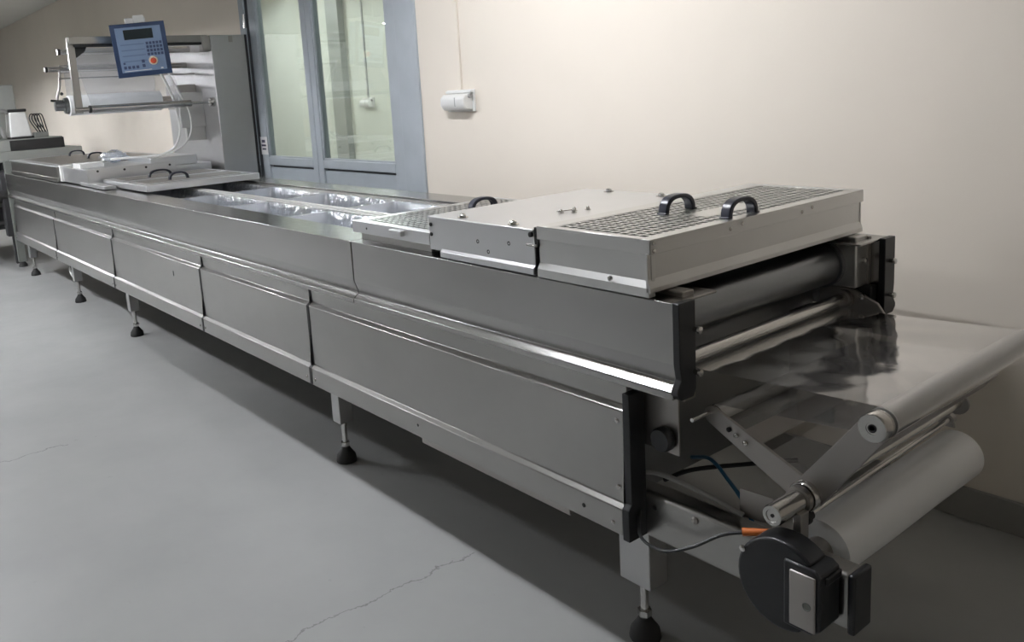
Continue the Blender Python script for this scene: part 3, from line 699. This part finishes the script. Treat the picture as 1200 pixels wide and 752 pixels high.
# control panel on its arm
def panel():
    t = thing('control_panel', (-4.78, .43, 1.66), 'blue machine control panel with dark display, keypad and red stop button', 'control panel')
    Wd, Hd = .345, .345
    # local frame: u to the right in the photograph, v up, n towards the aisle
    n = Vector((.955, -.285, -.09)).normalized()
    u = Vector((0, 0, 1)).cross(n).normalized(); v = n.cross(u).normalized()
    rl_ = R(3.5); u, v = (u*math.cos(rl_)+v*math.sin(rl_)), (v*math.cos(rl_)-u*math.sin(rl_))
    c = Vector((-4.72, .425, 1.848))
    def B(nm, a0, a1, b0, b1, d0, d1, mat, par, bev=.0):
        mb = MB(); mb.box(a0, a1, b0, b1, d0, d1)
        mb.v = [tuple(c + u*p[0]*Wd + v*p[1]*Hd + n*p[2]) for p in mb.v]
        return obj(nm, mb, mat, par, bev=bev)
    B('housing', -.47, .47, -.47, .47, -.09, -.012, 'lblue', t, .006)
    fr = B('frame', -.5, .5, -.5, .5, -.012, 0, 'blue', t, .003)
    fc = B('face_plate', -.415, .415, -.41, .43, 0, .003, 'lblue', t, .002)
    B('display', -.27, .26, .20, .385, .003, .006, 'lcd', t, .001)
    for k in range(4): B('printed_line', -.36, .07, .10-.105*k, .118-.105*k, .003, .004, 'line', fc)
    for i in range(5):
        for j in range(4):
            a = .10+i*.062; b = .135-j*.07
            B('key', a, a+.045, b-.05, b, .003, .007, 'key', t)
    for i in range(4): B('key', -.37+i*.075, -.32+i*.075, -.345, -.29, .003, .007, 'key', t)
    B('key', -.37, -.33, -.255, -.22, .003, .006, 'key', t)
    for j in range(2): B('key', -.03, .025, -.25-j*.085, -.19-j*.085, .003, .007, 'key', t)
    B('rating_strip', -.37, .13, -.392, -.38, .003, .004, 'white', fc); B('corner_mark', .30, .345, -.395, -.365, .003, .005, 'white', fc)
    p = c + u*.185*Wd + v*(-.225)*Hd
    st = obj('stop_collar', MB().lathe(p, n, [(0, .029), (.012, .029), (.016, .026)], 24), 'ylw', t)
    obj('stop_button', MB().lathe(p, n, [(.016, .012), (.022, .012), (.024, .019), (.032, .019), (.036, .013)], 24), 'red', st)
    br = B('hanger_bracket', -.20, .17, .49, .60, -.09, -.04, 'alu2', t, .003)
    B('bracket_block', -.05, .15, .50, .64, -.06, -.01, 'white', br, .003)
    B('swivel_arm', -.06, .12, -.1, .58, -.27, -.09, 'alu2', t, .004)
panel()

# loose plastic and cable on box E
pb = thing('crumpled_plastic_bag', (-5.6, .45, 1.08), 'bluish crumpled clear bag lying on the cover by the white cable', 'bag')
v = []; f = []; nu, nv = 18, 10; rb = random.Random(3)
for i in range(nu):
    for j in range(nv):
        th = 2*math.pi*i/nu; ph = math.pi*j/(nv-1); k = 1+rb.uniform(-.22, .22)
        v.append((-5.62+.10*k*math.sin(ph)*math.cos(th), .40+.10*k*math.sin(ph)*math.sin(th), 1.12+.042*k*math.cos(ph)))
for i in range(nu):
    for j in range(nv-1): i2 = (i+1) % nu; f.append((i*nv+j, i2*nv+j, i2*nv+j+1, i*nv+j+1))
obj('bag_skin', MB().add(v, f), 'pocket', pb, ang=20)

# ================================================================== FAR EQUIPMENT
E1 = thing('second_machine', (-9.0, .4, 0), 'grey second machine with black fronted box in the far left corner', 'machine')
obj('bench_slab', MB().box(-10.2, -8.3, -.35, .84, 1.03, 1.13), 'grey', E1, bev=.008)
obj('under_frame', MB().box(-10.0, -8.5, -.2, .75, .35, 1.03), 'dark', E1)
bx_ = obj('top_box', MB().box(-9.3, -8.40, -.3, .69, 1.13, 1.245), 'grey', E1, bev=.006)
obj('black_front', MB().box(-8.401, -8.385, .19, .695, 1.132, 1.235), 'blackm', bx_)
obj('box_roof', MB().box(-9.3, -8.75, -.3, .53, 1.245, 1.262), 'grey', bx_)
for y in (-.18, .08):
    obj('leg', MB().box(-8.42, -8.36, y, y+.06, .0, 1.04), 'dark', E1, bev=.004)
for z in (.42, .62, .80): obj('cross_bar', MB().cyl((-8.36, -.2, z), (-8.36, .22, z), .03, 14), 'blackm' if z != .62 else 'greyd', E1)
obj('motor', MB().lathe((-8.30, -.1, .72), (0, 1, 0), [(0, .07), (.02, .09), (.2, .09), (.22, .06)], 24), 'blackm', E1)
obj('chain_guard', MB().box(-8.34, -8.22, .02, .10, .30, .95), 'dark', E1, bev=.01)
obj('cross_post', MB().box(-8.15, -8.10, .06, .13, .05, 1.05), 'greyd', E1, bev=.004)
obj('post_foot', MB().lathe((-8.125, .095, 0), (0, 0, 1), [(0, .04), (.02, .04), (.05, .02)], 16), 'rubber', E1)
obj('leg', MB().box(-10.0, -9.94, -.2, -.14, 0, 1.04), 'plate', E1); obj('leg', MB().box(-10.0, -9.94, .68, .74, 0, 1.04), 'plate', E1)
T1 = thing('tall_grey_case', (-9.3, .1, 1.26), 'tall dull grey case standing on the second machine by the wall', 'case')
obj('case_body', MB().box(-9.25, -8.78, -.3, .37, 1.262, 1.80), 'grey', T1, bev=.012)
obj('case_lid', MB().box(-9.2, -8.84, -.2, .22, 1.80, 1.83), 'greyd', T1, bev=.006)
T2 = thing('white_dispenser', (-8.55, .33, 1.245), 'white box device with black lid and base on the second machine', 'device')
obj('body', MB().prism([(.225, 1.262), (.43, 1.262), (.395, 1.515), (.245, 1.515)], 'x', -8.72, -8.50), 'white', T2, bev=.012)
obj('lid', MB().box(-8.72, -8.50, .235, .405, 1.515, 1.545), 'blackm', T2, bev=.008)
obj('base', MB().box(-8.73, -8.49, .23, .44, 1.245, 1.265), 'blackm', T2, bev=.004)
obj('side_hose', MB().tube([(-8.55, .24, 1.52), (-8.52, .17, 1.53), (-8.52, .13, 1.45), (-8.52, .15, 1.35), (-8.53, .18, 1.27)], .022, 10), 'greyc', T2)
T3 = thing('cream_tubing', (-8.6, .05, 1.245), 'cream coloured plastic tubing beside the white dispenser', 'tubing')
obj('riser', MB().cyl((-8.55, .10, 1.2455), (-8.55, .10, 1.42), .028, 14), 'cream', T3)
obj('riser', MB().cyl((-8.55, -.02, 1.2455), (-8.55, -.02, 1.40), .03, 14), 'cream', T3)
obj('bend', MB().tube([(-8.55, .10, 1.42), (-8.55, .11, 1.50), (-8.55, .16, 1.56), (-8.55, .02, 1.60), (-8.55, -.15, 1.62)], .016, 10), 'white', T3)
T4 = thing('tongs_rack', (-8.5, .5, 1.245), 'bundle of dark looped tongs standing right of the white dispenser', 'tools')
for k in range(4):
    y = .455+.025*k
    obj('loop', MB().tube([(-8.5, y+.03, 1.30), (-8.5, y-.03, 1.42), (-8.5, y-.025, 1.475), (-8.5, y+.0, 1.485), (-8.5, y+.02, 1.45), (-8.5, y+.045, 1.30)], .006, 6), 'blackm', T4)
obj('rack_base', MB().box(-8.56, -8.44, .44, .57, 1.2455, 1.30), 'greyd', T4, bev=.006)
